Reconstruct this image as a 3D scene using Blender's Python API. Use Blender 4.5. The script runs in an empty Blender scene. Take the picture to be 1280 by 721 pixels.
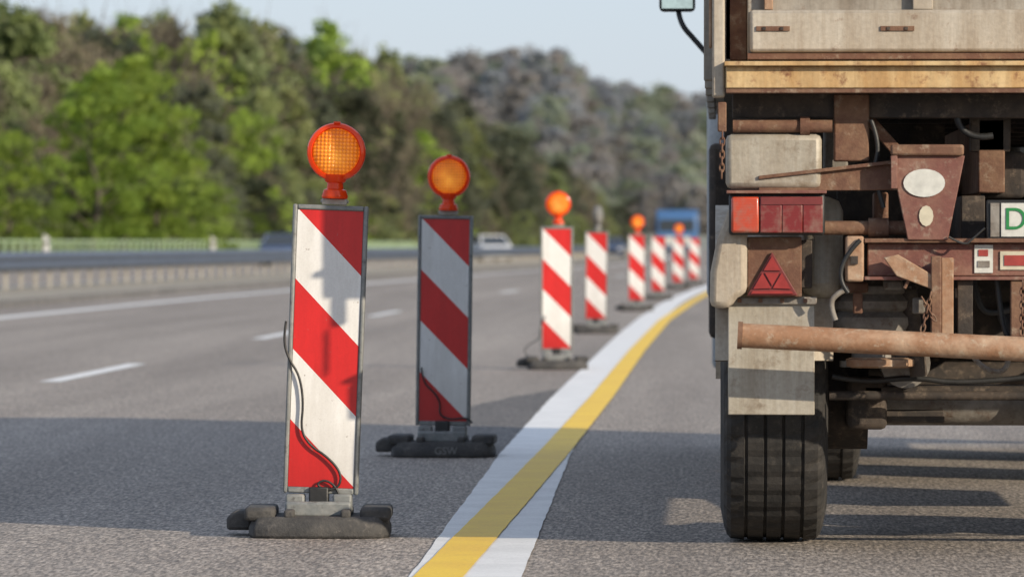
import bpy, bmesh, math, random
import numpy as np
from mathutils import Vector, Matrix
random.seed(7); np.random.seed(7)
S=bpy.context.scene
F=6700.0; VX=905.0; HY=304.0; CH=1.04   # measured focal length / vanishing point / eye height
def wx(px,Y): return (px-VX)*Y/F
def wz(py,Y): return CH-(py-HY)*Y/F

# ------------------------------------------------------------------ materials
def newmat(name):
    m=bpy.data.materials.new(name); m.use_nodes=True
    nt=m.node_tree; b=nt.nodes['Principled BSDF']
    return m,nt,b
def N(nt,t,**k):
    n=nt.nodes.new(t)
    for a,v in k.items(): setattr(n,a,v)
    return n
def c4(c): return (c[0],c[1],c[2],1)
def noise(nt,scale,detail=4,rough=.6,coord='Object',stretch=None):
    tc=N(nt,'ShaderNodeTexCoord'); n=N(nt,'ShaderNodeTexNoise')
    n.inputs['Scale'].default_value=scale; n.inputs['Detail'].default_value=detail; n.inputs['Roughness'].default_value=rough
    if stretch:
        mp=N(nt,'ShaderNodeMapping'); mp.inputs['Scale'].default_value=stretch
        nt.links.new(tc.outputs[coord],mp.inputs['Vector']); nt.links.new(mp.outputs[0],n.inputs['Vector'])
    else: nt.links.new(tc.outputs[coord],n.inputs['Vector'])
    return n
def ramp(nt,src,a,b,ca=(0,0,0),cb=(1,1,1)):
    r=N(nt,'ShaderNodeValToRGB'); r.color_ramp.elements[0].position=a; r.color_ramp.elements[1].position=b
    r.color_ramp.elements[0].color=c4(ca); r.color_ramp.elements[1].color=c4(cb)
    nt.links.new(src,r.inputs[0]); return r
def mix(nt,fac,a,b,mode='MIX'):
    m=N(nt,'ShaderNodeMix',data_type='RGBA',blend_type=mode)
    for s,v in ((m.inputs[0],fac),(m.inputs[6],a),(m.inputs[7],b)):
        if isinstance(v,(int,float)): s.default_value=v
        elif isinstance(v,tuple): s.default_value=c4(v)
        else: nt.links.new(v,s)
    return m.outputs[2]
def grime(name,base,second,third=None,scale=6,rough=.7,metal=0,bump=.2,lo=.42,hi=.62,streak=False,bscale=60,lo3=.55,hi3=.7):
    m,nt,b=newmat(name)
    n1=noise(nt,scale,6,.65,stretch=(1.5,1.5,.35) if streak else None)
    col=mix(nt,ramp(nt,n1.outputs[0],lo,hi).outputs[0],base,second)
    if third:
        n2=noise(nt,scale*2.7,8,.7)
        col=mix(nt,ramp(nt,n2.outputs[0],lo3,hi3).outputs[0],col,third)
    n3=noise(nt,bscale,3)
    col=mix(nt,.35,col,ramp(nt,n3.outputs[0],.3,.7,(.45,.45,.45),(1,1,1)).outputs[0],'MULTIPLY')
    if streak:   # dirt runs
        n4=noise(nt,14,5,.7,stretch=(1,1,.07)); col=mix(nt,.5,col,ramp(nt,n4.outputs[0],.38,.62,(.55,.46,.37),(1,1,1)).outputs[0],'MULTIPLY')
    nt.links.new(col,b.inputs['Base Color'])
    b.inputs['Roughness'].default_value=rough; b.inputs['Metallic'].default_value=metal
    if bump:
        bp=N(nt,'ShaderNodeBump'); bp.inputs['Strength'].default_value=bump; bp.inputs['Distance'].default_value=.005
        nt.links.new(n3.outputs[0],bp.inputs['Height']); nt.links.new(bp.outputs[0],b.inputs['Normal'])
    return m
def asphalt(name,dark,light):
    m,nt,b=newmat(name)
    g=noise(nt,75,2,.75,stretch=(1,.14,1)); g2=noise(nt,22,3,.7,stretch=(1,.2,1))
    big=noise(nt,.5,5,.6,stretch=(1.8,.06,1)); mid=noise(nt,4,6,.75,stretch=(1,.35,1))
    v=N(nt,'ShaderNodeTexVoronoi'); tc=N(nt,'ShaderNodeTexCoord'); mp=N(nt,'ShaderNodeMapping'); mp.inputs['Scale'].default_value=(1,.16,1)
    nt.links.new(tc.outputs['Object'],mp.inputs[0]); nt.links.new(mp.outputs[0],v.inputs['Vector']); v.inputs['Scale'].default_value=85
    sp=N(nt,'ShaderNodeSeparateColor'); nt.links.new(v.outputs['Color'],sp.inputs[0])
    col=mix(nt,ramp(nt,g.outputs[0],.36,.66).outputs[0],dark,light)
    col=mix(nt,.65,col,ramp(nt,sp.outputs[0],.0,1,(.40,.40,.41),(1.35,1.29,1.22)).outputs[0],'MULTIPLY')
    col=mix(nt,.35,col,ramp(nt,g2.outputs[0],.3,.7,(.6,.6,.6),(1,1,1)).outputs[0],'MULTIPLY')
    col=mix(nt,.85,col,ramp(nt,big.outputs[0],.34,.66,(.58,.565,.55),(1,1,1)).outputs[0],'MULTIPLY')
    col=mix(nt,.5,col,ramp(nt,mid.outputs[0],.3,.7,(.7,.68,.66),(1,1,1)).outputs[0],'MULTIPLY')
    nt.links.new(col,b.inputs['Base Color']); b.inputs['Roughness'].default_value=.8
    bp=N(nt,'ShaderNodeBump'); bp.inputs['Strength'].default_value=.5; bp.inputs['Distance'].default_value=.006
    nt.links.new(sp.outputs[1],bp.inputs['Height']); nt.links.new(bp.outputs[0],b.inputs['Normal'])
    return m
M={}
M['asphalt']=asphalt('asphalt',(.175,.155,.135),(.60,.54,.475))
M['asphalt2']=asphalt('asphalt_dark',(.07,.067,.065),(.25,.235,.22))
M['white']=grime('road_white',(.82,.82,.80),(.72,.72,.70),(.45,.44,.42),scale=3,rough=.6,bscale=90,lo3=.62,hi3=.78)
M['yellow']=grime('road_yellow',(.92,.60,.015),(.86,.53,.015),(.6,.38,.06),scale=3,rough=.55,bscale=90,lo3=.62,hi3=.8)
M['grass']=grime('grass',(.09,.15,.04),(.15,.17,.06),(.16,.15,.08),scale=.5,rough=.95,bscale=8)
M['gravel']=grime('verge_gravel',(.36,.32,.26),(.25,.23,.18),(.2,.2,.12),scale=1.2,rough=.95,bscale=20)
M['kerb']=grime('kerb_concrete',(.16,.155,.15),(.10,.10,.10),scale=2,rough=.9)
M['galv']=grime('galvanised_steel',(.13,.16,.215),(.09,.11,.15),(.1,.1,.1),scale=3,rough=.5,metal=.5,bump=.05)
M['post']=grime('post_steel',(.46,.43,.37),(.36,.33,.28),scale=4,rough=.6,metal=.1)
M['fgreen']=grime('fence_green',(.30,.42,.26),(.36,.46,.30),scale=4,rough=.7)
M['pwhite']=grime('post_white',(.75,.75,.73),(.6,.6,.58),scale=8,rough=.5)
M['black']=grime('black_plastic',(.02,.02,.02),(.035,.034,.032),scale=10,rough=.5)
M['rubberbase']=grime('recycled_rubber',(.050,.049,.048),(.085,.080,.074),(.15,.135,.12),scale=9,rough=.85,bump=.8,bscale=60,lo3=.56,hi3=.74)
M['greyframe']=grime('grey_frame',(.20,.21,.205),(.27,.27,.255),(.11,.105,.10),scale=12,rough=.55,bump=.1)
M['greylamp']=grime('grey_lamp_body',(.16,.16,.15),(.22,.21,.2),scale=12,rough=.55,bump=.1)
M['tread']=grime('tyre_rubber',(.022,.021,.020),(.042,.038,.034),(.075,.067,.057),scale=10,rough=.85,bump=.4)
M['cream']=grime('dusty_cream_paint',(.52,.47,.39),(.43,.37,.29),(.24,.15,.10),scale=5,rough=.7,streak=True,lo3=.60,hi3=.72)
M['steeld']=grime('dusty_steel',(.39,.36,.31),(.28,.25,.21),(.20,.125,.08),scale=4,rough=.65,streak=True,lo3=.57,hi3=.72)
M['beam']=grime('ochre_beam',(.66,.48,.25),(.56,.35,.15),(.25,.11,.05),scale=7,rough=.65,streak=True,lo3=.55,hi3=.69)
M['flap']=grime('flap_aluminium',(.49,.46,.39),(.41,.375,.305),(.28,.23,.17),scale=4,rough=.55,streak=True,metal=.1)
M['rust']=grime('rusty_steel',(.15,.072,.045),(.22,.125,.075),(.32,.24,.17),scale=9,rough=.85,bump=.5)
M['rustbar']=grime('rusty_pipe',(.44,.30,.20),(.31,.165,.09),(.47,.39,.29),scale=8,rough=.75,bump=.3,lo=.38,hi=.58)
M['redbrown']=grime('redbrown_paint',(.18,.068,.052),(.24,.12,.085),(.32,.24,.18),scale=9,rough=.7,bump=.3)
M['dark']=grime('oily_chassis',(.034,.028,.024),(.075,.056,.042),(.17,.13,.095),scale=8,rough=.8,bump=.4)
M['greyc']=grime('grey_component',(.27,.25,.22),(.17,.145,.12),(.12,.075,.05),scale=8,rough=.7,bump=.3)
M['cab']=grime('cab_paint',(.50,.53,.55),(.42,.44,.45),scale=4,rough=.35,bump=0)
M['building']=grime('building_wall',(.34,.34,.36),(.28,.28,.30),scale=1,rough=.9)
def plain(name,col,rough=.4,metal=0,spec=None,trans=0,coat=0):
    m,nt,b=newmat(name)
    n=noise(nt,25,4); c=mix(nt,ramp(nt,n.outputs[0],.35,.7).outputs[0],col,tuple(x*.75 for x in col))
    nt.links.new(c,b.inputs['Base Color']); b.inputs['Roughness'].default_value=rough; b.inputs['Metallic'].default_value=metal
    b.inputs['Transmission Weight'].default_value=trans; b.inputs['Coat Weight'].default_value=coat
    return m
def lens_red(name,col):
    m,nt,b=newmat(name)
    n=noise(nt,18,6,.7); c=mix(nt,ramp(nt,n.outputs[0],.46,.78).outputs[0],col,(.26,.16,.12))
    w=N(nt,'ShaderNodeTexWave'); w.inputs['Scale'].default_value=60; w.bands_direction='Z'
    tc=N(nt,'ShaderNodeTexCoord'); nt.links.new(tc.outputs['Object'],w.inputs['Vector'])
    c=mix(nt,.3,c,ramp(nt,w.outputs['Color'],.2,.8,(.5,.5,.5),(1,1,1)).outputs[0],'MULTIPLY')
    nt.links.new(c,b.inputs['Base Color']); b.inputs['Roughness'].default_value=.35; b.inputs['Coat Weight'].default_value=.4
    return m
M['redlens']=lens_red('tail_lens_red',(.19,.014,.012))
M['orangelens']=lens_red('tail_lens_orange',(.50,.06,.022))
M['tri']=plain('reflector_red',(.33,.035,.03),.4)
M['tri2']=plain('reflector_dark_red',(.18,.03,.028),.5)
M['glass']=plain('car_glass',(.04,.05,.06),.08)
M['mirror']=plain('mirror_glass',(.75,.85,.78),.05,metal=1)
M['carsilver']=plain('paint_white',(.78,.80,.81),.3,coat=.5)
M['carblue']=plain('paint_dark_blue',(.05,.08,.16),.3,coat=.5)
M['lorryblue']=plain('paint_blue',(.06,.16,.36),.4,coat=.3)
M['label']=plain('label_cream',(.6,.55,.42),.5)
M['labelw']=plain('label_white',(.62,.62,.57),.5)
M['green']=plain('plate_green',(.02,.22,.06),.5)
M['letter']=plain('raised_letters',(.22,.22,.21),.7)
M['dot']=plain('sticker_red',(.35,.05,.04),.5)

def stripe_mat():
    m,nt,b=newmat('red_white_sheeting')
    tc=N(nt,'ShaderNodeTexCoord'); sx=N(nt,'ShaderNodeSeparateXYZ'); nt.links.new(tc.outputs['Object'],sx.inputs[0])
    a=N(nt,'ShaderNodeMath',operation='ADD'); nt.links.new(sx.outputs['Z'],a.inputs[0]); nt.links.new(sx.outputs['X'],a.inputs[1])
    s=N(nt,'ShaderNodeMath',operation='SUBTRACT'); s.inputs[0].default_value=1.17+10-.125; nt.links.new(a.outputs[0],s.inputs[1])
    d=N(nt,'ShaderNodeMath',operation='DIVIDE'); nt.links.new(s.outputs[0],d.inputs[0]); d.inputs[1].default_value=.5
    f=N(nt,'ShaderNodeMath',operation='FRACT'); nt.links.new(d.outputs[0],f.inputs[0])
    g=N(nt,'ShaderNodeMath',operation='GREATER_THAN'); nt.links.new(f.outputs[0],g.inputs[0]); g.inputs[1].default_value=.5
    w=N(nt,'ShaderNodeTexVoronoi'); w.inputs['Scale'].default_value=120; nt.links.new(tc.outputs['Object'],w.inputs['Vector'])
    col=mix(nt,g.outputs[0],(.80,.79,.765),(.64,.022,.02))
    n=noise(nt,5,7,.7,stretch=(1.3,1,.6)); col=mix(nt,.5,col,ramp(nt,n.outputs[0],.35,.62,(.76,.74,.71),(1,1,1)).outputs[0],'MULTIPLY')
    n2=noise(nt,38,6,.7); col=mix(nt,ramp(nt,n2.outputs[0],.65,.73).outputs[0],col,(.28,.22,.18))
    n5=noise(nt,16,5,.75,stretch=(1,1,.12)); col=mix(nt,.25,col,ramp(nt,n5.outputs[0],.4,.6,(.6,.57,.52),(1,1,1)).outputs[0],'MULTIPLY')
    col=mix(nt,.15,col,ramp(nt,w.outputs['Distance'],.0,.6,(.6,.6,.6),(1,1,1)).outputs[0],'MULTIPLY')
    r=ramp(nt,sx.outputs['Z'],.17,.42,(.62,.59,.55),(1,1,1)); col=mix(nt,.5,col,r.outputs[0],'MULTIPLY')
    nt.links.new(col,b.inputs['Base Color']); b.inputs['Roughness'].default_value=.35
    return m
M['stripe']=stripe_mat()
def lens_mat(name,col,trc,grid,emit=0,tw=.45):
    m,nt,b=newmat(name)
    out=nt.nodes['Material Output']
    tc=N(nt,'ShaderNodeTexCoord'); sx=N(nt,'ShaderNodeSeparateXYZ'); nt.links.new(tc.outputs['Object'],sx.inputs[0])
    b.inputs['Base Color'].default_value=c4(col); b.inputs['Roughness'].default_value=.15
    tr=N(nt,'ShaderNodeBsdfTranslucent'); tr.inputs[0].default_value=c4(trc)
    ms=N(nt,'ShaderNodeMixShader'); ms.inputs[0].default_value=tw
    nt.links.new(b.outputs[0],ms.inputs[1]); nt.links.new(tr.outputs[0],ms.inputs[2]); nt.links.new(ms.outputs[0],out.inputs[0])
    a=None
    if grid:
        hs=[]
        for ax in ('X','Z'):
            q=N(nt,'ShaderNodeMath',operation='MULTIPLY'); q.inputs[1].default_value=grid; nt.links.new(sx.outputs[ax],q.inputs[0])
            s=N(nt,'ShaderNodeMath',operation='SINE'); nt.links.new(q.outputs[0],s.inputs[0]); hs.append(s)
        a=N(nt,'ShaderNodeMath',operation='ADD'); nt.links.new(hs[0].outputs[0],a.inputs[0]); nt.links.new(hs[1].outputs[0],a.inputs[1])
        bp=N(nt,'ShaderNodeBump'); bp.inputs['Strength'].default_value=.7; bp.inputs['Distance'].default_value=.002
        nt.links.new(a.outputs[0],bp.inputs['Height']); nt.links.new(bp.outputs[0],b.inputs['Normal'])
        gr=ramp(nt,a.outputs[0],-.4,1.0,(.58,.52,.45),(1,1,1))
        c=mix(nt,1.0,col,gr.outputs[0],'MULTIPLY')
        nt.links.new(c,b.inputs['Base Color'])
    if emit:
        # lit bulb behind the lens: brighter around the bulb, prisms of the lens break it up
        z=N(nt,'ShaderNodeMath',operation='SUBTRACT'); nt.links.new(sx.outputs['Z'],z.inputs[0]); z.inputs[1].default_value=1.350
        cb=N(nt,'ShaderNodeCombineXYZ'); nt.links.new(sx.outputs['X'],cb.inputs[0]); nt.links.new(z.outputs[0],cb.inputs[2])
        ln=N(nt,'ShaderNodeVectorMath',operation='LENGTH'); nt.links.new(cb.outputs[0],ln.inputs[0])
        n=noise(nt,14,2,.5)
        e=ramp(nt,ln.outputs['Value'],.0,.085,(1.0,.50,.07),(.45,.095,.006))
        ec=mix(nt,.6,e.outputs[0],ramp(nt,n.outputs[0],.35,.65,(.3,.3,.3),(1.25,1.25,1.25)).outputs[0],'MULTIPLY')
        if a: ec=mix(nt,.7,ec,gr.outputs[0],'MULTIPLY')
        nt.links.new(ec,b.inputs['Emission Color']); b.inputs['Emission Strength'].default_value=emit
    return m
M['amber']=lens_mat('amber_lens',(1.0,.31,.012),(1.0,.40,.03),470,emit=.78,tw=.2)
M['lamporange']=lens_mat('lamp_housing_orange',(.95,.09,.012),(1.0,.12,.02),0,tw=.35)

# ------------------------------------------------------------------ mesh helpers
def link(o,parent=None):
    S.collection.objects.link(o)
    if parent is not None:
        o.parent=parent
        if parent.get('world_children'): o.matrix_parent_inverse=Matrix.Translation(-Vector(parent.location))
    return o
def empty(name,loc=(0,0,0),world=True):
    e=bpy.data.objects.new(name,None); e.empty_display_size=.2; e.location=loc
    if world: e['world_children']=1
    S.collection.objects.link(e); return e
def mesh(name,v,f,mat,parent=None,smooth=False,bevel=0,seg=2):
    me=bpy.data.meshes.new(name); me.from_pydata([tuple(p) for p in v],[],f); 
    bm=bmesh.new(); bm.from_mesh(me); bmesh.ops.recalc_face_normals(bm,faces=bm.faces); bm.to_mesh(me); bm.free()
    if mat: me.materials.append(mat)
    o=bpy.data.objects.new(name,me); link(o,parent)
    if smooth:
        for p in me.polygons: p.use_smooth=True
    if bevel:
        b=o.modifiers.new('bevel','BEVEL'); b.width=bevel; b.segments=seg; b.limit_method='ANGLE'
        for p in me.polygons: p.use_smooth=True
        me.set_sharp_from_angle(angle=math.radians(50)) if hasattr(me,'set_sharp_from_angle') else None
    return o
BF=[(0,1,2,3),(4,5,6,7),(0,1,5,4),(1,2,6,5),(2,3,7,6),(3,0,4,7)]
def boxv(x0,x1,y0,y1,z0,z1): return [(x0,y0,z0),(x1,y0,z0),(x1,y1,z0),(x0,y1,z0),(x0,y0,z1),(x1,y0,z1),(x1,y1,z1),(x0,y1,z1)]
def box(name,x0,x1,y0,y1,z0,z1,mat,parent=None,bevel=0): return mesh(name,boxv(x0,x1,y0,y1,z0,z1),BF,mat,parent,bevel=bevel)
def prism(name,pts,y0,y1,mat,parent=None,bevel=0,axis='y'):
    n=len(pts)
    if axis=='y': v=[(p[0],y0,p[1]) for p in pts]+[(p[0],y1,p[1]) for p in pts]
    elif axis=='x': v=[(y0,p[0],p[1]) for p in pts]+[(y1,p[0],p[1]) for p in pts]
    else: v=[(p[0],p[1],y0) for p in pts]+[(p[0],p[1],y1) for p in pts]
    f=[tuple(range(n)),tuple(range(n,2*n))]+[(i,(i+1)%n,n+(i+1)%n,n+i) for i in range(n)]
    return mesh(name,v,f,mat,parent,bevel=bevel)
def ringv(c,ax,r,seg):
    ax=Vector(ax).normalized(); u=ax.orthogonal().normalized(); w=ax.cross(u)
    return [Vector(c)+r*(math.cos(2*math.pi*i/seg)*u+math.sin(2*math.pi*i/seg)*w) for i in range(seg)]
def lathe(name,p0,axis,prof,mat,parent=None,seg=32,smooth=True):
    """prof: list of (distance along axis, radius)"""
    ax=Vector(axis).normalized(); v=[];f=[]
    for d,r in prof: v+=ringv(Vector(p0)+ax*d,ax,max(r,1e-4),seg)
    for k in range(len(prof)-1):
        for i in range(seg): f.append((k*seg+i,k*seg+(i+1)%seg,(k+1)*seg+(i+1)%seg,(k+1)*seg+i))
    f.append(tuple(range(seg))); f.append(tuple(range((len(prof)-1)*seg,len(prof)*seg)))
    o=mesh(name,v,f,mat,parent,smooth=smooth)
    if smooth and hasattr(o.data,'set_sharp_from_angle'): o.data.set_sharp_from_angle(angle=math.radians(40))
    return o
def cyl(name,p0,p1,r,mat,parent=None,seg=20,r2=None):
    d=Vector(p1)-Vector(p0); return lathe(name,p0,d,[(0,r),(d.length,r if r2 is None else r2)],mat,parent,seg)
def tube(name,pts,r,mat,parent=None,cyclic=False):
    cu=bpy.data.curves.new(name,'CURVE'); cu.dimensions='3D'; cu.bevel_depth=r; cu.bevel_resolution=3; cu.resolution_u=8
    sp=cu.splines.new('NURBS'); sp.points.add(len(pts)-1)
    for i,p in enumerate(pts): sp.points[i].co=(p[0],p[1],p[2],1)
    sp.use_endpoint_u=not cyclic; sp.use_cyclic_u=cyclic; sp.order_u=3
    cu.materials.append(mat); o=bpy.data.objects.new(name,cu); return link(o,parent)
def text(name,s,size,loc,mat,parent,rot=(math.pi/2,0,0),ext=.002):
    cu=bpy.data.curves.new(name,'FONT'); cu.body=s; cu.size=size; cu.extrude=ext; cu.align_x='CENTER'; cu.align_y='CENTER'
    cu.materials.append(mat); o=bpy.data.objects.new(name,cu); o.location=loc; o.rotation_euler=rot; return link(o,parent)
class Acc:
    def __init__(s): s.v=[];s.f=[]
    def box(s,*a):
        n=len(s.v); s.v+=boxv(*a); s.f+=[tuple(n+i for i in q) for q in BF]
    def done(s,name,mat,parent=None,bevel=0): return mesh(name,s.v,s.f,mat,parent,bevel=bevel)

# ------------------------------------------------------------------ road alignment
def cx(Y):
    if Y<60: return 0
    if Y<200: return 1.5e-4*(Y-60)**2
    a=2.94; s=.042
    if Y<350:
        t=(Y-200); return a+s*t-s*t*t/300
    return a+s*75
def sweep(name,prof,Ys,mat,parent=None,off=cx,closed=False):
    v=[];f=[];n=len(prof)
    for Y in Ys: v+=[(p[0]+off(Y),Y,p[1]) for p in prof]
    for k in range(len(Ys)-1):
        for i in range(n-1 if not closed else n): f.append((k*n+i,k*n+(i+1)%n,(k+1)*n+(i+1)%n,(k+1)*n+i))
    return mesh(name,v,f,mat,parent)
Ylong=[-60]+list(range(-20,400,5))+list(range(400,1601,40))
g=mesh('ground',[(-4000,-500,-.06),(4000,-500,-.06),(4000,7000,-.06),(-4000,7000,-.06)],[(0,1,2,3)],M['grass'])
sweep('motorway_road',[(-11.6,0),(7.0,0)],Ylong,M['asphalt'])
sweep('opposite_road',[(-29.5,0),(-17.2,0)],Ylong,M['asphalt'])
sweep('verge',[(-31.0,-.02),(-29.5,-.02)],Ylong,M['gravel'])
sweep('median_verge',[(-17.2,-.02),(-17.2,.03),(-11.75,.06),(-11.75,.0)],Ylong,M['gravel'])
sweep('kerb',[(-11.75,-.02),(-11.75,.12),(-11.6,.12),(-11.6,-.02)],Ylong,M['kerb'])
mk=empty('road_markings',(0,20,0))
def interp(tab):
    ys=[t[0] for t in tab]; xs=[t[1] for t in tab]
    return lambda Y: float(np.interp(Y,ys,xs)) + (cx(Y)-cx(ys[-1]) if Y>ys[-1] else 0)
wl=interp([(-20,-.42),(16.7,-.805),(26.5,-.93),(35.5,-.985),(60,-1.03),(75,-1.01),(92,-.92)])
yl=interp([(-20,-1.2),(10,-.95),(16.7,-.885),(22,-.86),(27,-.84),(36,-.825),(52,-.84),(72,-.80),(92,-.60),(106,-.42)])
Yf=[-20+i*1.5 for i in range(24)]+[16+i*.25 for i in range(240)]+[76+i*4 for i in range(80)]
Yf=sorted(set(Yf))
def ragged(off,half,z,name,mat,amp):
    v=[];f=[]
    for i,Y in enumerate(Yf):
        v+=[(off(Y)-half+random.uniform(-amp,amp),Y,z),(off(Y)+half+random.uniform(-amp,amp),Y,z)]
        if i: f.append((2*i-2,2*i-1,2*i+1,2*i))
    mesh(name,v,f,mat,mk)
ragged(wl,.175,.004,'white_edge_line',M['white'],.003)
ragged(yl,.078,.008,'yellow_line',M['yellow'],.0015)
sweep('left_edge_line',[(-10.25,.004),(-9.95,.004)],Ylong,M['white'],mk)
sweep('opposite_edge_line',[(-18.0,.004),(-17.8,.004)],Ylong,M['white'],mk)
a=[];fa=[]
for k in range(-3,26):
    for x0,x1,o in ((-5.13,-4.97,0),(-23.5,-23.35,5)):
        Y0=40+18*k+o; n=len(a)
        a+=[(x0+cx(Y0),Y0,.004),(x1+cx(Y0),Y0,.004),(x1+cx(Y0+6),Y0+6,.004),(x0+cx(Y0+6),Y0+6,.004)]; fa.append((n,n+1,n+2,n+3))
mesh('lane_dashes',a,fa,M['white'],mk)
# strip of darker asphalt colour between the beacons and the white line
v=[];f=[];Ys=[26+i*.25 for i in range(50)]
for i,Y in enumerate(Ys):
    t=(Y-Ys[0])/(Ys[-1]-Ys[0]); wd=.52*min(1,t*3+.02,(1-t)*2.6+.02)
    l=wl(Y)-.184-wd+.015*math.sin(Y*1.7)+.01*math.sin(Y*4.1+1); v+=[(l,Y,.004),(wl(Y)-.1825,Y,.004)]
    if i: f.append((2*i-2,2*i-1,2*i+1,2*i))
mesh('asphalt_dark_strip',v,f,M['asphalt2'])

# ------------------------------------------------------------------ guard rails, fence, delineators
def guardrail(name,X,Y0,Y1,h=.85,step=2.0,face=1,dd=.42):
    e=empty(name,(X,Y0,0)); Ys=list(np.arange(Y0,Y1,4.0)); s=dd/.33
    w=[(.0,h),(.03*face,h-.02),(.09*face,h-.06*s),(.09*face,h-.11*s),(.03*face,h-.15*s),(.03*face,h-.18*s),(.09*face,h-.22*s),(.09*face,h-.27*s),(.03*face,h-.31*s),(0,h-.33*s)]
    sweep('beam',[(X+p[0],p[1]) for p in w],Ys,M['galv'],e)
    sweep('rear_beam',[(X-.30-p[0],p[1]) for p in w],Ys,M['galv'],e)
    A=Acc(); y=Y0
    while y<Y1:
        A.box(X-.14+cx(y),X-.07+cx(y),y,y+.10,-.05,h-.08); y+=step
    A.done('posts',M['post'],e)
guardrail('median_guardrail',-15.7,-20,620,step=2.2)
guardrail('shoulder_guardrail',7.9,-20,420,h=.75,step=2,face=-1,dd=.33)
e=empty('green_railing',(-31,100,0)); A=Acc(); y=60
Ysf=list(np.arange(60,520,5.0))
sweep('top_rail',[(-31.05,1.10),(-31.05,1.17),(-30.95,1.17),(-30.95,1.10)],Ysf,M['fgreen'],e,closed=True)
sweep('bottom_rail',[(-31.05,.15),(-31.05,.2),(-30.95,.2),(-30.95,.15)],Ysf,M['fgreen'],e,closed=True)
while y<515:
    A.box(-31.05+cx(y),-30.95+cx(y),y,y+.3,-.05,1.10); y+=1.9
A.done('pickets',M['fgreen'],e)
for (px,Y) in ((55,205),(265,265)):
    X=wx(px,Y); e=empty('delineator_post',(X,Y,0))
    prism('post',[(X-.11,-.05),(X+.11,-.05),(X+.11,1.25),(X-.11,1.38)],Y,Y+.1,M['pwhite'],e)
    prism('black_band',[(X-.115,.98),(X+.115,1.04),(X+.115,1.14),(X-.115,1.08)],Y-.005,Y+.105,M['black'],e)

# ------------------------------------------------------------------ warning beacons
def beacon(px,by,lamp=True,lean=0,cable=None,rot=0,letters=False,lampturn=0):
    Y=CH*F/(by-HY)+.15; X=wx(px,Y)
    b=empty('warning_beacon',(X,Y,0),world=False); b.rotation_euler=(0,0,math.radians(rot))
    pl=[(-.245,-.10),(-.225,-.17),(-.12,-.20),(.17,-.20),(.235,-.17),(.255,-.10),(.255,.12),(.22,.19),(-.22,.19),(-.245,.12)]
    n=len(pl); vv=[(p[0],p[1],0) for p in pl]+[(p[0],p[1],.035) for p in pl]+[(p[0]*.93,p[1]*.88,.075) for p in pl]
    ff=[tuple(range(n)),tuple(range(2*n,3*n))]+[(k*n+i,k*n+(i+1)%n,(k+1)*n+(i+1)%n,(k+1)*n+i) for k in range(2) for i in range(n)]
    mesh('foot_plate',vv,ff,M['rubberbase'],b,bevel=.01)
    for s in (-1,1):
        box('foot_end_block',s*.205-.055,s*.205+.055,-.15,.15,.06,.108,M['rubberbase'],b,bevel=.014)
        box('foot_rib',s*.10-.018,s*.10+.018,-.17,.17,.07,.10,M['rubberbase'],b,bevel=.008)
    prism('carry_handle',[(-.33,.02),(-.24,.02),(-.24,.09),(-.30,.09),(-.33,.065)],-.0,.16,M['rubberbase'],b,bevel=.012)
    box('socket_front',-.118,.118,-.085,-.045,.07,.125,M['greyframe'],b,bevel=.01)
    box('socket_left',-.118,-.05,-.044,.06,.07,.150,M['greyframe'],b,bevel=.008)
    box('socket_right',.05,.118,-.044,.06,.07,.150,M['greyframe'],b,bevel=.008)
    box('socket_pin',-.035,.035,-.04,.05,.07,.175,M['black'],b,bevel=.006)
    if letters: text('foot_lettering','GSW',.050,(.03,-.199,.033),M['letter'],b,ext=.002)
    m=bpy.data.objects.new('panel_mount',None); link(m,b); m.rotation_euler=(0,math.radians(lean),0)
    box('panel_core',-.128,.128,-.012,.012,.155,1.168,M['greyframe'],m)
    fr=.016
    box('frame_side',-.134,-.134+fr,-.022,.022,.150,1.176,M['greyframe'],m,bevel=.006)
    box('frame_side',.134-fr,.134,-.022,.022,.150,1.176,M['greyframe'],m,bevel=.006)
    box('frame_top',-.1175,.1175,-.021,.021,1.158,1.1755,M['greyframe'],m,bevel=.005)
    box('frame_bottom',-.1175,.1175,-.021,.021,.151,.172,M['greyframe'],m,bevel=.005)
    for s in (-1,1):
        mesh('sheeting',[(-.1165,s*.015,.173),(.1165,s*.015,.173),(.1165,s*.015,1.157),(-.1165,s*.015,1.157)],[(0,1,2,3)],M['stripe'],m)
    if lamp is not None:
        l=bpy.data.objects.new('lamp',None); link(l,m); l.rotation_euler=(0,0,math.radians(lampturn)); l.location=(.012,0,0)
        zc=1.365
        box('battery_clamp',-.045,.045,-.018,.018,1.177,1.200,M['post'],l,bevel=.004)
        cyl('clamp_bolt',(-.05,-.0,1.19),(.05,0,1.19),.006,M['post'],l,10)
        lm=M['lamporange'] if lamp else M['greylamp']
        lathe('lamp_neck',(0,0,1.2),(0,0,1),[(0,.045),(.008,.047),(.03,.040),(.034,.030),(.055,.028),(.06,.036),(.085,.045)],lm,l,24)
        for s in (1,-1):
            lathe('housing_half',(0,0,zc),(0,-s,0),[(0.001,.092),(.004,.103),(.014,.104),(.026,.100),(.031,.088),(.024,.085)],lm,l,48)
            prof=[(.018,.0855)]+[(.024+.026*math.cos(t*math.pi/2/8)**1.0,.0845*math.sin(t*math.pi/2/8)) for t in range(8,-1,-1)]
            lathe('lens',(0,0,zc),(0,-s,0),prof,M['amber'] if lamp else M['greylamp'],l,48)
        box('lens_catch',-.012,.012,-.035,.035,zc+.100,zc+.108,lm,l,bevel=.003)
    if cable: tube('cable',cable,.0045,M['black'],b)
    return b
def bl(px,py,cx0,by,y=-.03):   # photo-measured cable points -> beacon-local metres
    Y=CH*F/(by-HY); return ((px-cx0)*Y/F, y, (by-py)*Y/F)
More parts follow.
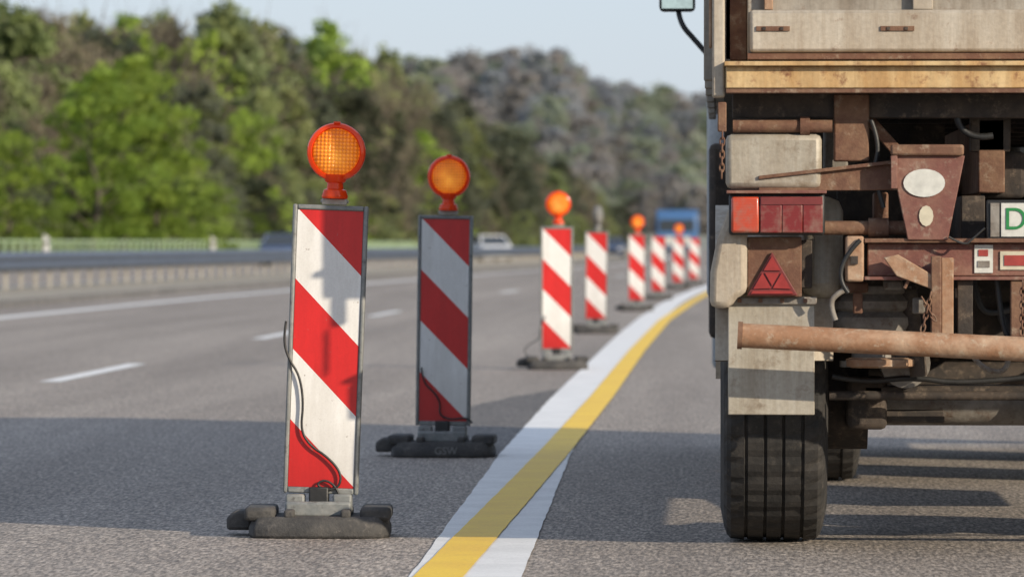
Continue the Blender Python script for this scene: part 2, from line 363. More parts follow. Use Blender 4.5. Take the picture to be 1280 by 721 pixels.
c1=[bl(*p,400,673) for p in ((359,402),(355,425),(362,450),(376,470),(381,505),(377,540),(390,560),(410,572),(428,592),(427,610),(411,616),(396,608),(408,601),(424,612),(430,634))]
c2=[bl(*p,545,572) for p in ((519,460),(520,478),(536,492),(543,505),(541,520),(556,526),(578,522),(583,530))]
c3=[bl(*p,690,462) for p in ((676,395),(668,408),(670,424),(652,432),(648,442),(660,450))]
beacon(398,673,lean=2.1,cable=c1,rot=2)
beacon(553,572,lean=.8,cable=c2,letters=True,rot=-1,lampturn=6)
beacon(696,462,lean=0,cable=c3,rot=4)
beacon(745,417,lamp=False,lean=.5,lampturn=75,rot=-3)
beacon(796,389,rot=2); beacon(823,375,lamp=None); beacon(848,362,rot=-2); beacon(868,357,lamp=None)

# ------------------------------------------------------------------ dump truck
T=empty('dump_truck',(1.25,18.8,0))
def R(name,x0,y0,x1,y1,Y,d,mat,bevel=.004):
    return box(name,wx(x0,Y),wx(x1,Y),Y,Y+d,wz(y1,Y),wz(y0,Y),mat,T,bevel=bevel)
def Pp(name,pts,Y,d,mat,bevel=0):
    return prism(name,[(wx(p[0],Y),wz(p[1],Y)) for p in pts],Y,Y+d,mat,T,bevel=bevel)
def W(px,py,Y): return (wx(px,Y),Y,wz(py,Y))
def tyre(name,x0,x1,yc,r=.52,parent=T):
    w=x1-x0; seg=120; rim=.29
    pr=[(0.05,rim),(0.0,.62*r),(-.012,.78*r),(0.0,.90*r),(.010,.955*r),(.024,.985*r)]
    g=.011
    xs=[.22,.41,.59,.78]
    for k,t in enumerate(xs):
        c=t*w; e_=r-.002*abs(k-1.5); pr+=[(c-.0065,e_),(c-.004,r-g),(c+.004,r-g),(c+.0065,e_)]
    pr+=[(w-.024,.985*r),(w-.010,.955*r),(w,.90*r),(w+.012,.78*r),(w,.62*r),(w-.05,rim)]
    v=[];f=[];n=len(pr)
    for i in range(seg):
        a=2*math.pi*i/seg
        for j,(x,rr) in enumerate(pr):
            q=rr
            if i%3==0 and (j in (4,5) or j in (n-5,n-6)): q-=.010
            if i%3==1 and 7<=j<=n-8: q-=.005
            v.append((x0+x,yc+q*math.sin(a),r+q*math.cos(a)))
    for i in range(seg):
        for j in range(n-1): f.append((i*n+j,i*n+j+1,((i+1)%seg)*n+j+1,((i+1)%seg)*n+j))
    o=mesh(name,v,f,M['tread'],parent)
    lathe(name+'_rim',(x0+.06,yc,r),(1,0,0),[(0,.30),(.01,.28),(.05,.26),(.06,.12),(.03,.10),(.03,.01)],M['greyc'],parent,32)
    lathe(name+'_rim_inner',(x1-.04,yc,r),(-1,0,0),[(0,.30),(.02,.27),(.12,.26),(.12,.16),(w-.12,.15)],M['dark'],parent,32)
tyre('rear_tyre',0,.345,18.8); tyre('rear_tyre',2.155,2.5,18.8)
for yc in (23.6,25.7): tyre('front_tyre',.24,.585,yc); tyre('front_tyre',1.915,2.26,yc)
# load bed
box('bed_side',-.035,.02,18.06,24.6,1.63,2.9,M['steeld'],T); box('bed_side',2.45,2.505,18.06,24.6,1.63,2.9,M['steeld'],T)
for k in range(7): box('bed_side_rib',-.07,-.036,18.5+k*.95,18.6+k*.95,1.6,2.88,M['steeld'],T,bevel=.006)
box('bed_front_wall',.02,2.45,24.52,24.58,1.63,3.0,M['steeld'],T)
box('bed_floor',.0,2.48,18.06,24.5,1.565,1.625,M['dark'],T)
for k in range(8): box('bed_cross_member',.05,2.42,18.5+k*.8,18.58+k*.8,1.47,1.56,M['dark'],T,bevel=.005)
random.seed(3)
gv=[];gf=[];nx,ny=12,26
for i in range(nx+1):
    for j in range(ny+1):
        u=i/nx; w=j/ny; gv.append((.03+2.4*u,18.2+6.2*w,2.2+.45*math.sin(math.pi*u)*math.sin(math.pi*w)**.5+random.uniform(-.03,.03)))
for i in range(nx):
    for j in range(ny): q=i*(ny+1)+j; gf.append((q,q+ny+1,q+ny+2,q+1))
mesh('gravel_load',gv,gf,M['gravel'],T)
R('rear_post',890,-330,906,122,17.93,.12,M['cream'],.008)
R('rear_post_edge',886,-330,890,60,17.96,.08,M['rustbar'])
box('rear_post_far',2.50,2.55,17.93,18.05,1.53,2.9,M['rustbar'],T)
R('tailgate_recess',906,-325,934,76,18.06,.03,M['rust'])
R('tailgate_panel',934,-320,1806,76,17.99,.05,M['steeld'])
R('tailgate_lower_beam',937,13,1804,66,17.95,.045,M['cream'],.012)
R('tailgate_upper_beam',937,-60,1804,-8,17.95,.045,M['cream'],.012)
R('tailgate_top_beam',937,-318,1804,-260,17.95,.045,M['cream'],.012)
for px in (1170,1420,1670): R('tailgate_rib',px,-258,px+24,-62,17.955,.035,M['steeld'],.006)
R('tailgate_rib',955,-8,966,13,17.955,.035,M['rustbar'],.003); R('tailgate_rib',1140,-8,1165,13,17.96,.03,M['cream'],.003)
for px in (945,1100): 
    R('latch_slot',px,33.5,px+42,39.5,17.944,.008,M['rust'],.001)
    R('latch_bolt',px+8,34.5,px+12,38.5,17.94,.006,M['dark'],0); R('latch_bolt',px+30,34.5,px+34,38.5,17.94,.006,M['dark'],0)
R('tailgate_lip',934,66.5,1806,75,17.965,.024,M['rust'],.002)
R('end_beam_flange',905,77,1834,83,17.87,.2,M['beam'],.003)
R('end_beam',907,83.4,1832,111,17.90,.14,M['beam'],.004)
R('end_beam_lower_lip',907,111.4,1832,117,17.90,.05,M['rust'],.003)
R('end_beam_inner',915,117,1820,148,18.08,.12,M['dark'],.005)
# tip hinge parts and struts
cyl('hinge_pipe',W(916,158,18.05),W(1040,158,18.05),.022,M['rust'],T)
cyl('hinge_pipe_collar',W(1000,158,18.05),W(1012,158,18.05),.032,M['rust'],T)
R('hinge_bracket',1042,118,1086,202,18.06,.1,M['rust'],.006)
R('hinge_bracket',1212,118,1262,190,18.2,.1,M['dark'],.006)
Pp('strut',[(948,224),(1122,204),(1122,238),(948,239)],18.04,.04,M['rust'],.003)
Pp('strut_edge',[(948,220),(1122,200),(1122,204.5),(948,224.5)],18.02,.07,M['rust'],.002)
Pp('diagonal_strut',[(1060,128),(1075,128),(1140,200),(1120,200)],18.16,.04,M['rust'],.003)
Pp('tow_bracket',[(1112,195),(1205,195),(1184,300),(1134,300)],17.98,.025,M['redbrown'],.003)
R('tow_bracket_hinge',1113,181,1204,195,17.96,.06,M['rust'],.008)
R('tow_bracket_side',1113,195,1121,236,17.96,.018,M['redbrown'],.002)
Pp('oval_sticker',[(1154.5+26*math.cos(a*.2618),229+17.5*math.sin(a*.2618)) for a in range(24)],17.974,.004,M['labelw'])
Pp('small_sticker',[(1157+9*math.cos(a*.5236),270+13*math.sin(a*.5236)) for a in range(12)],17.975,.003,M['label'])
# chassis
for x in (.80,1.62): box('frame_rail',x,x+.08,18.14,27,.93,1.2,M['dark'],T,bevel=.004)
for y in (19.6,21.0,22.5,24.2): box('frame_cross_member',.881,1.619,y,y+.1,.95,1.15,M['dark'],T)
R('rear_cross_member',1084,304,1790,345,18.03,.09,M['redbrown'],.004)
R('cross_member_flange',1080,298,1794,303.5,17.99,.14,M['rust'],.002)
R('cross_member_flange',1080,345.5,1794,350,17.99,.12,M['redbrown'],.002)
R('cross_member_end',1057,295,1079.5,352,17.99,.16,M['rustbar'],.008)
R('step_plate',1063,320,1072,330,17.98,.02,M['dark'],0)
R('label_sheet',1217,306,1240,341,18.024,.004,M['labelw'],0); R('label_mark',1222,312,1234,320,18.021,.002,M['dot'],0); R('label_mark',1221,326,1236,334,18.021,.002,M['greyc'],0)
R('label_sheet',1249,314,1292,337,18.024,.004,M['label'],0)
R('label_mark',1254,319,1286,332,18.021,.002,M['dot'],0)
R('number_plate_holder',1232,250,1430,300,18.0,.03,M['black'],.004)
R('number_plate',1250,254,1425,296,17.994,.005,M['labelw'],.001)
R('plate_band',1237,254,1248,296,17.994,.005,M['greyc'],0)
text('plate_text','D',.105,(wx(1268,17.99),17.992,wz(275,17.99)),M['green'],T,ext=.001)
Pp('gusset',[(1104,322),(1122,318),(1166,344),(1166,362),(1120,345)],17.96,.03,M['rustbar'],.003)
R('drop_post',1163,320,1176,420,17.95,.03,M['rust'],.004); R('drop_post',1176,322,1191,418,17.965,.05,M['rustbar'],.003)
R('drop_post',1262,350,1276,440,18.0,.04,M['rust'],.004)
R('bar_bracket',1196,350,1215,428,18.02,.03,M['dark'],.003)
cyl('shaft',W(1030,285,18.1),W(1135,285,18.1),.024,M['rust'],T)
cyl('shaft_collar',W(1085,285,18.1),W(1110,285,18.1),.034,M['rust'],T)
# tail lamp
R('lamp_housing',911,242,1031,294,17.97,.09,M['black'],.01)
R('tail_lens',914,246,949,291,17.955,.03,M['orangelens'],.008)
for x0,x1 in ((950,977),(977.4,1003),(1003.4,1028)): R('tail_lens',x0,246,x1,291,17.955,.03,M['redlens'],.003)
R('lens_strip',951,246.5,1028,256,17.951,.004,M['tri2'],.001)
R('lamp_visor',908,238,1033,242,17.95,.12,M['redbrown'],.002)
R('lamp_bracket',934,296,1002,371,18.05,.03,M['rust'],.004)
Pp('triangle_frame',[(965,315),(997,369),(934,369)],18.035,.012,M['tri2'],.002)
for tri in (((965,320),(975.5,338),(954.5,338)),((953,341),(964,360),(941.5,361)),((977,341),(988.5,361),(966,360)),((956,341),(974,341),(965,357)),((941,363.5),(989,363.5),(991.5,367),(938.5,367))):
    Pp('triangle_reflector',tri,18.029,.005,M['tri'])
# fender
Pp('fender_shell',[(942,238),(926,240),(910,262),(896,300),(888,340),(887,384),(912,386),(922,372),(934,366),(934,300)],18.02,.30,M['cream'],.03)
R('fender_back',907,168,1027,236,18.03,.1,M['flap'],.02)
R('fender_back_inner',1029,160,1060,236,18.25,.06,M['greyc'],.01)
R('fender_inner',1000,246,1054,372,18.20,.35,M['flap'],.05)
R('fender_bolt_plate',1001,300,1015,360,18.1,.05,M['dark'],.004)
fv=[];ff=[]
for i in range(15):
    a=math.radians(-20+200*i/14); 
    for x in (-.03,.37): 
        for r in (.60,.625): fv.append((x,18.8-r*math.cos(a),.52+r*math.sin(a)+.03))
for i in range(14):
    q=i*4; ff+=[(q,q+1,q+5,q+4),(q+2,q+3,q+7,q+6),(q,q+2,q+6,q+4),(q+1,q+3,q+7,q+5)]
mesh('wheel_arch',fv[8:],[tuple(k-8 for k in t) for t in ff[8:]],M['cream'],T,smooth=True)
R('mud_flap',910,380,1018,518,18.10,.014,M['flap'],.003)
R('mud_flap_clamp',906,371,1021,380.5,18.085,.045,M['greyc'],.004)
for px in (922,948,975,1004): R('clamp_bolt',px,373,px+5,378,18.078,.008,M['rust'],0)
# underrun bar
cyl('underrun_bar',W(926,419,17.86),W(1800,461,17.86),.041,M['rustbar'],T,28)
cyl('underrun_bar_end',W(922,418.8,17.86),W(928,419.1,17.86),.046,M['rust'],T,28)
# air springs
for X0 in (wx(1091,18.35),2.5-wx(1091,18.35)):
    lathe('air_spring',(X0,18.35,wz(458,18.35)),(0,0,1),[(0,.115),(.02,.115),(.022,.075),(.10,.07),(.112,.09),(.12,.125),(.145,.140),(.17,.138),(.188,.118),(.20,.135),(.225,.140),(.248,.12),(.255,.13),(.275,.13)],M['greyc'],T,32)
lathe('spring_seat',(wx(1100,18.3),18.3,wz(459,18.3)),(0,0,1),[(0,.10),(.006,.118),(.028,.118),(.034,.10)],M['rustbar'],T,32)
box('axle_bracket',.42,.56,18.45,18.7,.40,.58,M['dark'],T,bevel=.02)
cyl('axle',(.30,18.8,.475),(2.2,18.8,.475),.072,M['greyc'],T)
lathe('differential',(1.25,18.55,.475),(0,1,0),[(0,.03),(.02,.10),(.08,.17),(.25,.19),(.42,.17),(.5,.08)],M['dark'],T,24)
cyl('drive_shaft',(1.25,19.05,.50),(1.25,24,.75),.055,M['dark'],T)
cyl('brake_drum',(.35,18.8,.52),(.50,18.8,.52),.20,M['dark'],T,28)
cyl('brake_chamber',(.62,18.35,.63),(.62,18.6,.63),.085,M['greyc'],T,24)
cyl('shock_absorber',W(1135,362,18.3),W(1148,470,18.3),.03,M['dark'],T)
cyl('stabiliser',(.36,18.35,.52),(2.14,18.35,.52),.016,M['dark'],T)
R('axle_lower_beam',1080,482,1500,496,18.45,.08,M['dark'],.006)
R('axle_lower_beam',1076,512,1180,528,18.5,.08,M['dark'],.006)
for y in (23.6,25.7):
    cyl('front_axle',(.5,y,.45),(2.0,y,.45),.07,M['dark'],T); 
    for x in (.72,1.68): box('leaf_spring',x,x+.08,y-.75,y+.75,.56,.66,M['dark'],T,bevel=.01)
box('fuel_tank',.12,.70,20.3,21.9,.60,1.15,M['dark'],T,bevel=.08)
box('battery_box',1.85,2.40,20.3,21.6,.60,1.15,M['dark'],T,bevel=.03)
box('gearbox',1.0,1.5,23.6,25,.55,1.25,M['dark'],T,bevel=.08)
box('engine',.85,1.65,25.0,26.8,.55,1.3,M['dark'],T,bevel=.05)
cyl('tipping_ram',(1.25,24.2,.9),(1.25,24.35,1.56),.09,M['greyc'],T)
cyl('silencer',(.62,22.2,1.0),(.62,23.0,1.0),.16,M['rust'],T,24)
box('sub_frame',.86,.95,18.2,24.4,1.21,1.46,M['rust'],T,bevel=.005); box('sub_frame',1.55,1.64,18.2,24.4,1.21,1.46,M['rust'],T,bevel=.005)
box('inner_guard',.40,.78,19.0,19.05,.80,1.46,M['dark'],T); box('wheel_guard',.0,.40,19.9,19.95,.9,1.5,M['dark'],T)
cyl('air_tank',(.45,19.3,1.25),(.45,20.4,1.25),.14,M['dark'],T,24)
R('valve_block',1052,352,1085,366,18.15,.1,M['rust'],.01); R('valve_block',1104,350,1128,362,18.15,.08,M['greyc'],.008)
R('valve_block',1228,190,1280,248,18.3,.2,M['dark'],.015); R('valve_block',1092,240,1110,295,18.2,.2,M['rust'],.01)
R('valve_block',1066,366,1078,392,18.1,.05,M['rust'],.006); R('valve_block',1140,372,1156,392,18.1,.05,M['greyc'],.006)
cyl('air_line_union',W(1200,360,18.05),W(1200,372,18.05),.02,M['greyc'],T,12)
# hoses, wires
def H(pts,Y,r=.008,m='black'): tube('hose',[W(p[0],p[1],Y) for p in pts],r,M[m],T)
H([(1185,296),(1205,308),(1215,298),(1230,285)],17.97,.004)
H([(1205,425),(1215,450),(1245,468),(1262,455),(1258,430)],17.98,.009,'greyc')
H([(1245,350),(1250,400),(1262,430),(1285,415)],18.05,.010)
H([(1060,366),(1048,352),(1055,320),(1075,300)],17.98,.008)
H([(1200,126),(1190,150),(1215,175),(1240,170)],18.1,.012)
H([(1088,150),(1100,180),(1090,215),(1104,260)],18.05,.008)
H([(1130,360),(1140,340),(1150,335),(1160,350)],17.98,.006,'rust')
H([(1040,470),(1080,478),(1140,470),(1200,480),(1290,470)],18.35,.010)
H([(1215,345),(1220,380),(1240,395),(1280,380)],18.2,.012)
H([(1044,400),(1036,380),(1046,366),(1060,360)],18.05,.010,'greyc')
def chain(p0,p1,n):
    p0=Vector(p0);p1=Vector(p1);d=(p1-p0).normalized();L=(p1-p0).length/n
    for i in range(n):
        c=p0+(p1-p0)*(i+.5)/n; s=Vector((1,0,0)) if i%2 else Vector((0,1,0)); a=L*.72; b=L*.36
        pts=[c+d*a*math.cos(t*math.pi/4)+s*b*math.sin(t*math.pi/4) for t in range(8)]
        tube('chain_link',pts,L*.13,M['rust'],T,cyclic=True)
chain(W(903,165,17.92),W(902,222,17.92),7)
chain(W(1163,366,17.93),W(1152,414,17.93),6); chain(W(1152,372,17.93),W(1168,400,17.93),4)
chain(W(1277,352,17.93),W(1276,418,17.93),8)
R('chain_hook',897,128,908,165,17.94,.03,M['rust'],.004)
# cab and mirror
cabp=[(24.95,.75),(27.3,.75),(27.35,1.7),(27.1,3.0),(24.95,3.0)]
prism('cab_body',cabp,-.08,2.55,M['cab'],T,bevel=.06,axis='x')
prism('cab_side_window',[(25.6,1.9),(27.15,1.9),(26.95,2.7),(25.6,2.7)],-.086,-.082,M['glass'],T,axis='x')
box('cab_bumper',-.06,2.53,27.3,27.5,.4,.85,M['cab'],T,bevel=.03)
box('cab_mud_guard',-.07,.22,24.7,24.95,.6,1.5,M['dark'],T,bevel=.03)
ym=25.3; mx0,mx1=wx(824,ym),wx(869,ym); mz=wz(15,ym)
box('mirror_housing',mx0,mx1,ym,ym+.08,mz,mz+.42,M['black'],T,bevel=.02)
box('mirror_glass',mx0+.012,mx1-.012,ym-.004,ym-.001,mz+.014,mz+.40,M['mirror'],T)
tube('mirror_arm',[W(848,14,ym+.04),W(850,30,ym),W(868,50,ym),W(882,66,ym),W(889,74,ym)],.013,M['black'],T)
cyl('mirror_arm_upper',(mx1-.05,ym+.04,mz+.38),(-.08,ym+.04,mz+.55),.012,M['black'],T)
cyl('mirror_clamp',(wx(887,ym),ym,wz(84,ym)),(wx(887,ym),ym,wz(62,ym)),.02,M['black'],T)

# ------------------------------------------------------------------ delivery van queuing behind the truck (right of the frame)
V=empty('delivery_van',(2.4,11.3,0),world=False)
prism('body',[(-2.7,.35),(2.7,.35),(2.75,.95),(2.1,1.15),(1.35,1.95),(1.1,2.55),(-2.65,2.6),(-2.72,1.2)],-.98,.98,M['pwhite'],V,bevel=.08,axis='x')
mesh('windscreen',[(-.85,2.09,1.22),(.85,2.09,1.22),(.78,1.40,1.98),(-.78,1.40,1.98)],[(0,1,2,3)],M['glass'],V).location=(0,.03,.03)
for s in (-1,1):
    for y in (-1.75,1.75): cyl('wheel',(s*.74,y,.36),(s*.995,y,.36),.36,M['tread'],V,28)
    prism('side_window',[(.5,1.3),(1.75,1.3),(1.2,1.95),(.5,1.95)],s*.983-.002,s*.983+.002,M['glass'],V,axis='x')
    box('wing_mirror',s*1.12-.1,s*1.12+.1,1.45,1.55,1.3,1.6,M['black'],V,bevel=.03)
    box('rear_light',s*.86-.07,s*.86+.07,-2.74,-2.70,1.0,1.4,M['redlens'],V)
box('bumper',-.96,.96,2.74,2.84,.35,.62,M['black'],V,bevel=.03)

# ------------------------------------------------------------------ distant vehicles
def car(X,Y,mat,rz=0):
    e=empty('car',(X,Y,0),world=False); e.rotation_euler=(0,0,rz)
    prof=[(-2.1,.25),(2.1,.25),(2.18,.45),(2.1,.80),(1.75,.93),(.9,.98),(-.9,1.0),(-1.95,.92),(-2.15,.68)]
    prism('body',prof,-.86,.86,mat,e,bevel=.07,axis='x')
    v=[];b=[(1.55,.97),(.65,1.42),(-.85,1.44),(-1.6,.97)]
    vv=[(-.78 if p[1]<1 else -.62,p[0],p[1]) for p in b]+[(.78 if p[1]<1 else .62,p[0],p[1]) for p in b]
    mesh('windows',vv,[(0,1,2,3),(4,5,6,7),(0,1,5,4),(1,2,6,5),(2,3,7,6)],M['glass'],e)
    box('roof',-.63,.63,-.88,.66,1.40,1.48,mat,e,bevel=.02)
    for s in (-1,1):
        for y in (-1.35,1.35): cyl('wheel',(s*.66,y,.32),(s*.88,y,.32),.32,M['tread'],e,24)
        box('headlight',s*.62-.18,s*.62+.18,-2.19,-2.12,.58,.72,M['labelw'],e,bevel=.02)
        box('mirror',s*.92-.08,s*.92+.08,-.75,-.62,.95,1.07,mat,e,bevel=.02)
    box('grille',-.4,.4,-2.17,-2.13,.42,.62,M['black'],e)
    for s in (-1,1): cyl('pillar',(s*.80,-1.6,.97),(s*.63,-.85,1.43),.05,mat,e,8)
car(wx(610,290),290,M['carsilver'],.3); car(wx(352,240),240,M['carblue']); car(wx(765,380),380,M['carblue'])
Y=322; X=wx(846,Y); e=empty('blue_lorry',(X,Y,0),world=False)
box('cab',-1.2,1.2,0,2.0,.6,2.75,M['lorryblue'],e,bevel=.08); box('cargo_box',-1.25,1.25,2.3,9,1.0,3.05,M['lorryblue'],e,bevel=.03)
box('windscreen',-1.05,1.05,-.02,.01,1.75,2.45,M['glass'],e); box('bumper',-1.2,1.2,-.1,.0,.4,.85,M['galv'],e,bevel=.02)
box('grille',-.8,.8,-.03,0,.95,1.45,M['labelw'],e)
for s in (-1,1):
    for y in (1,5.5,7.5): cyl('wheel',(s*.85,y,.5),(s*1.2,y,.5),.5,M['tread'],e,20)
    box('headlight',s*.95-.15,s*.95+.15,-.12,-.09,.6,.78,M['labelw'],e); box('wing_mirror',s*1.4-.1,s*1.4+.1,.2,.3,1.7,2.3,M['black'],e)

# ------------------------------------------------------------------ building on the left horizon
e=empty('concrete_building',(-60,400,0)); 
box('walls',-95,-51.5,400,430,-.5,17.0,M['building'],e); box('roof_parapet',-95.3,-51.2,399.7,430.3,17.0,18.0,M['kerb'],e)
A=Acc()
for fl in range(5):
    for k in range(12): A.box(-93+k*3.4,-91+k*3.4,399.93,399.98,1.5+fl*3.1,3.2+fl*3.1)
A.done('windows',M['glass'],e)

# ------------------------------------------------------------------ trees
def leaf_mat(name,base,var,dark,tw=.35):
    m,nt,b=newmat(name); out=nt.nodes['Material Output']
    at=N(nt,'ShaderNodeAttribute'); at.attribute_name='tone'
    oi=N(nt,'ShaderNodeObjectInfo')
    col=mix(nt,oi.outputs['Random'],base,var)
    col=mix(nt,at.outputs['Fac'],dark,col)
    b.inputs['Roughness'].default_value=.7; nt.links.new(col,b.inputs['Base Color'])
    tr=N(nt,'ShaderNodeBsdfTranslucent'); nt.links.new(col,tr.inputs[0])
    ms=N(nt,'ShaderNodeMixShader'); ms.inputs[0].default_value=tw
    nt.links.new(b.outputs[0],ms.inputs[1]); nt.links.new(tr.outputs[0],ms.inputs[2]); nt.links.new(ms.outputs[0],out.inputs[0])
    return m
LM={'fresh':leaf_mat('leaf_fresh',(.30,.43,.06),(.38,.48,.08),(.17,.24,.05)),  # forest leaf colours lifted slightly towards grey, as haze in the colour
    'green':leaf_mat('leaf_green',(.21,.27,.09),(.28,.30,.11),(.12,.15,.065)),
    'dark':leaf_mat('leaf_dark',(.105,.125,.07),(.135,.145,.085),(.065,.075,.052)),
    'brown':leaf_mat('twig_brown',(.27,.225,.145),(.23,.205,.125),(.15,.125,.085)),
    'hgreen':leaf_mat('hill_green_hazed',(.29,.345,.24),(.35,.38,.26),(.26,.29,.24),.45),  # hill leaves: distance haze mixed into pale, greyed base colours
    'hbrown':leaf_mat('hill_brown_hazed',(.36,.325,.295),(.32,.305,.275),(.29,.28,.275),.45),
    'hblue':leaf_mat('hill_grey_hazed',(.30,.325,.34),(.32,.325,.34),(.27,.29,.31),.45)}
bark=grime('bark',(.13,.11,.085),(.08,.068,.055),scale=4,rough=.95)
def tree_mesh(name,seed,leaf,h=12,cr=3.2,cb=.12,ncl=60,per=45,ls=.26,csp=.62,limbs=12,up=False):
    rs=np.random.RandomState(seed); v=[];f=[];tone=[];mi=[]
    def seg(p0,p1,r0,r1,n=6):
        b=len(v); d=(Vector(p1)-Vector(p0)); 
        for p,r in ((p0,r0),(p1,r1)): v.extend([tuple(q) for q in ringv(p,d,r,n)])
        for i in range(n): f.append((b+i,b+(i+1)%n,b+n+(i+1)%n,b+n+i)); mi.append(0)
    pts=[Vector((rs.normal(0,.12)*k,rs.normal(0,.12)*k,h*.88*k/6)) for k in range(7)]
    for k in range(6): seg(pts[k],pts[k+1],.22*(1-k/6.5)*h/12,.22*(1-(k+1)/6.5)*h/12,8)
    cl=[]
    for i in range(ncl):
        t=rs.uniform(cb,1.0)**.9
        env=cr*(math.sin(math.pi*min(1,max(0.02,(t-cb*.5)/(1.02-cb*.5)))**.75)**.6)
        a=rs.uniform(0,2*math.pi); rr=env*math.sqrt(rs.uniform(.15,1))*(1+.3*math.sin(3*a+seed))
        c=Vector((rr*math.cos(a),rr*math.sin(a),t*h+rs.normal(0,.4))); cl.append(c)
    for i in range(min(limbs,ncl)):
        c=cl[i]; z0=max(.3,c.z-abs(math.hypot(c.x,c.y))*.9); z0=min(z0,h*.85); k=min(5,int(z0/(h*.88)*6)); s=pts[k]
        s=Vector((s.x,s.y,z0)); m_=s.lerp(c,.55)+Vector((0,0,-.15)); seg(s,m_,.075,.045,5); seg(m_,c,.045,.015,5)
        for q in range(5):
            e_=c+Vector(rs.normal(0,.7,3))+Vector((0,0,.3)); seg(m_.lerp(c,.5),e_,.022,.008,3)
    for c in cl:
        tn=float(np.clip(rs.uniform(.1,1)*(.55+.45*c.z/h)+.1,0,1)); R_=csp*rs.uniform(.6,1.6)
        P=rs.normal(0,1,(per,3)); P*=R_*rs.uniform(.4,1.1,(per,1))/np.maximum(.5,np.linalg.norm(P,axis=1,keepdims=True)); P[:,2]*=.8
        for p in P:
            o=Vector(p)+c; u=Vector(rs.normal(0,1,3)).normalized(); w=u.orthogonal().normalized()
            s=ls*rs.uniform(.5,1.2); b=len(v)
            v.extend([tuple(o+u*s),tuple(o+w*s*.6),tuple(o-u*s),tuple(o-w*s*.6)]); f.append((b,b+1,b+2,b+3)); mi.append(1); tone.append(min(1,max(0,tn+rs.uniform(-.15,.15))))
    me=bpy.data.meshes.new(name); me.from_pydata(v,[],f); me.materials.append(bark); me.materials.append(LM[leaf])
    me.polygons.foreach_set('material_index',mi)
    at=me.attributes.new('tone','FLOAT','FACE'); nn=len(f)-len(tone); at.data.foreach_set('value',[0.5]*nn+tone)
    return me
fam={}
fam['fresh']=[tree_mesh('t_fresh%d'%i,10+i,'fresh',ncl=85,per=44,csp=.58) for i in range(2)]
fam['green']=[tree_mesh('t_green%d'%i,20+i,'green',ncl=72,per=42,cr=2.9) for i in range(3)]
fam['dark']=[tree_mesh('t_dark%d'%i,30+i,'dark',ncl=80,per=42) for i in range(2)]
fam['brown']=[tree_mesh('t_brown%d'%i,40+i,'brown',ncl=75,per=24,ls=.15,limbs=60,csp=.85) for i in range(3)]
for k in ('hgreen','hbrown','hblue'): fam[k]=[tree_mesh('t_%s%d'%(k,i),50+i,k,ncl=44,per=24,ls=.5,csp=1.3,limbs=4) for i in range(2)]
def inst(parent,me,X,Y,Z,h,wide=1.0,name='tree'):
    o=bpy.data.objects.new(name,me); s=h/12; o.scale=(s*wide,s*wide,s); o.location=(X,Y,Z); o.rotation_euler=(0,0,random.uniform(0,6.28)); link(o,parent)
FO=empty('forest',(0,0,0))
tab=[(110,-38,11),(180,-37,11),(235,-35,11.2),(270,-33.5,12.6),(300,-32.5,13.4),(350,-31,14.6),(430,-28.5,16.6),(520,-27,16.8),(620,-26,15),(750,-24,14.2),(900,-21,11.3),(1050,-17.5,6)]
ty=[t[0] for t in tab]
def fx(Y): return float(np.interp(Y,ty,[t[1] for t in tab]))
def fh(Y): return float(np.interp(Y,ty,[t[2] for t in tab]))
random.seed(11)
for row in range(5):
    Y=110+row
    while Y<1060:
        X=fx(Y)-row*4.2+random.uniform(-1.5,1.5); px=VX+X*F/Y
        h=fh(Y)*(random.uniform(.66,1.10) if row else random.uniform(.4,.85))*(1+.015*row)
        r=random.random()
        if px<330: k='green' if r<.42 else ('fresh' if r<.58 else ('brown' if r<.90 else 'dark'))
        elif px<560: k='dark' if r<.36 else ('brown' if r<.72 else ('green' if r<.97 else 'fresh'))
        else: k='dark' if r<.42 else ('brown' if r<.86 else 'green')
        inst(FO,random.choice(fam[k]),X,Y,-.3,h,random.uniform(.75,1.15))
        Y+=random.uniform(3,5)*(1 if Y<400 else 1.5)*(1.0 if row<3 else 1.5)
Y=110
while Y<1060:
    r=random.random(); k='green' if r<.4 else ('dark' if r<.75 else ('fresh' if r<.83 else 'brown'))
    inst(FO,random.choice(fam[k]),fx(Y)+1.5+random.uniform(-1,1),Y,-.8,random.uniform(3.5,6)*min(1,fh(Y)/11),1.6,'shrub'); Y+=2.6 if Y<400 else 4
for px,Y,h in ((160,262,9.8),(120,250,8.8),(238,268,4.6),(262,275,4.2),(10,232,6.0),(195,262,7.5)):
    inst(FO,random.choice(fam['fresh']),wx(px,Y),Y,-.2,h,1.25,'young_tree')
# wooded hill
hx=[-500,-300,-120,-88,-62,-44,-36,-23,-5,20,80,250,500]; hz=[10,30,38,39,41,41,35,32,30,30,34,25,8]
def hh(X,Y): 
    Xn=X*1450/max(Y,1); b=float(np.interp(Xn,hx,hz)); t=(Y-1450)/230.0
    return b*math.exp(-t*t*.9) if Y<1450 else b*math.exp(-(t*.5)**2)
HI=empty('wooded_hill',(0,1450,0))
nx,ny=70,40; v=[];f=[]
for i in range(nx+1):
    for j in range(ny+1):
        X=-520+1040*i/nx; Y=900+1300*j/ny; v.append((X,Y,hh(X,Y)-.4 if Y>960 else -.5))
for i in range(nx):
    for j in range(ny): q=i*(ny+1)+j; f.append((q,q+ny+1,q+ny+2,q+1))
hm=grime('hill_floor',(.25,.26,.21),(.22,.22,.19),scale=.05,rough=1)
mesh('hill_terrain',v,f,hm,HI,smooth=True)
n=0
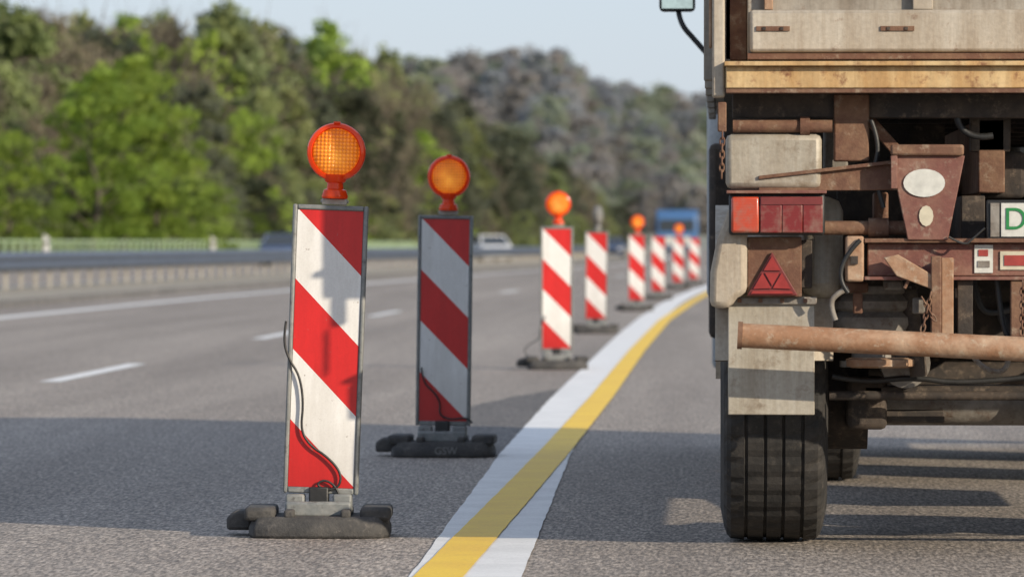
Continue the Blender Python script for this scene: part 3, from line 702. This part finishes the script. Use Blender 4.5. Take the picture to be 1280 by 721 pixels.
while n<1700:
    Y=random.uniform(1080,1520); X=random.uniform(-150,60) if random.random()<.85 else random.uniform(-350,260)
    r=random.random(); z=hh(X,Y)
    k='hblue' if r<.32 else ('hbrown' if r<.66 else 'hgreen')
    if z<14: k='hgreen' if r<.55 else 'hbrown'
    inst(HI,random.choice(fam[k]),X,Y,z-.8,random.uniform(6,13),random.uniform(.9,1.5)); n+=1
RF=empty('roadside_trees',(30,400,0),world=True)
Y=230
while Y<1000:
    inst(RF,random.choice(fam['green']+fam['brown']),26+random.uniform(-2,6)+Y*.01,Y,-.2,random.uniform(9,13),1.1); Y+=random.uniform(5,9)

# ------------------------------------------------------------------ light, sky, camera
az=math.radians(38); el=math.radians(21)      # low sun to the right, behind the camera
d=Vector((-math.cos(az)*math.cos(el),math.sin(az)*math.cos(el),-math.sin(el)))
L=bpy.data.lights.new('sun','SUN'); L.energy=5.0; L.angle=math.radians(.53); L.color=(1,.87,.69)
lo=bpy.data.objects.new('sun',L); lo.rotation_euler=d.to_track_quat('-Z','Y').to_euler(); lo.location=(20,0,30); S.collection.objects.link(lo)
w=bpy.data.worlds.new('World'); S.world=w; w.use_nodes=True; nt=w.node_tree
sk=nt.nodes.new('ShaderNodeTexSky'); sk.sky_type='NISHITA'; sk.sun_disc=False; sk.sun_elevation=el
sk.sun_rotation=math.atan2(-d.x,-d.y); sk.air_density=1.0; sk.dust_density=1.0; sk.ozone_density=2; sk.altitude=200
# thin high haze veiling the clear-sky colour
hz_=mix(nt,.68,sk.outputs[0],(4.1,4.65,5.8))
nt.links.new(hz_,nt.nodes['Background'].inputs[0]); nt.nodes['Background'].inputs[1].default_value=.15
cam=bpy.data.cameras.new('camera'); co=bpy.data.objects.new('camera',cam); S.collection.objects.link(co); S.camera=co
cam.sensor_width=36; cam.lens=F*36/1280; cam.clip_end=9000; cam.clip_start=.5
yaw=math.atan((VX-640)/F); pitch=math.atan((360.5-HY)/F)
co.location=(0,0,CH); co.rotation_euler=(math.pi/2-pitch,0,yaw)
cam.dof.use_dof=True; cam.dof.focus_distance=19.0; cam.dof.aperture_fstop=6
S.view_settings.view_transform='Standard'; S.view_settings.look='None'; S.view_settings.exposure=0
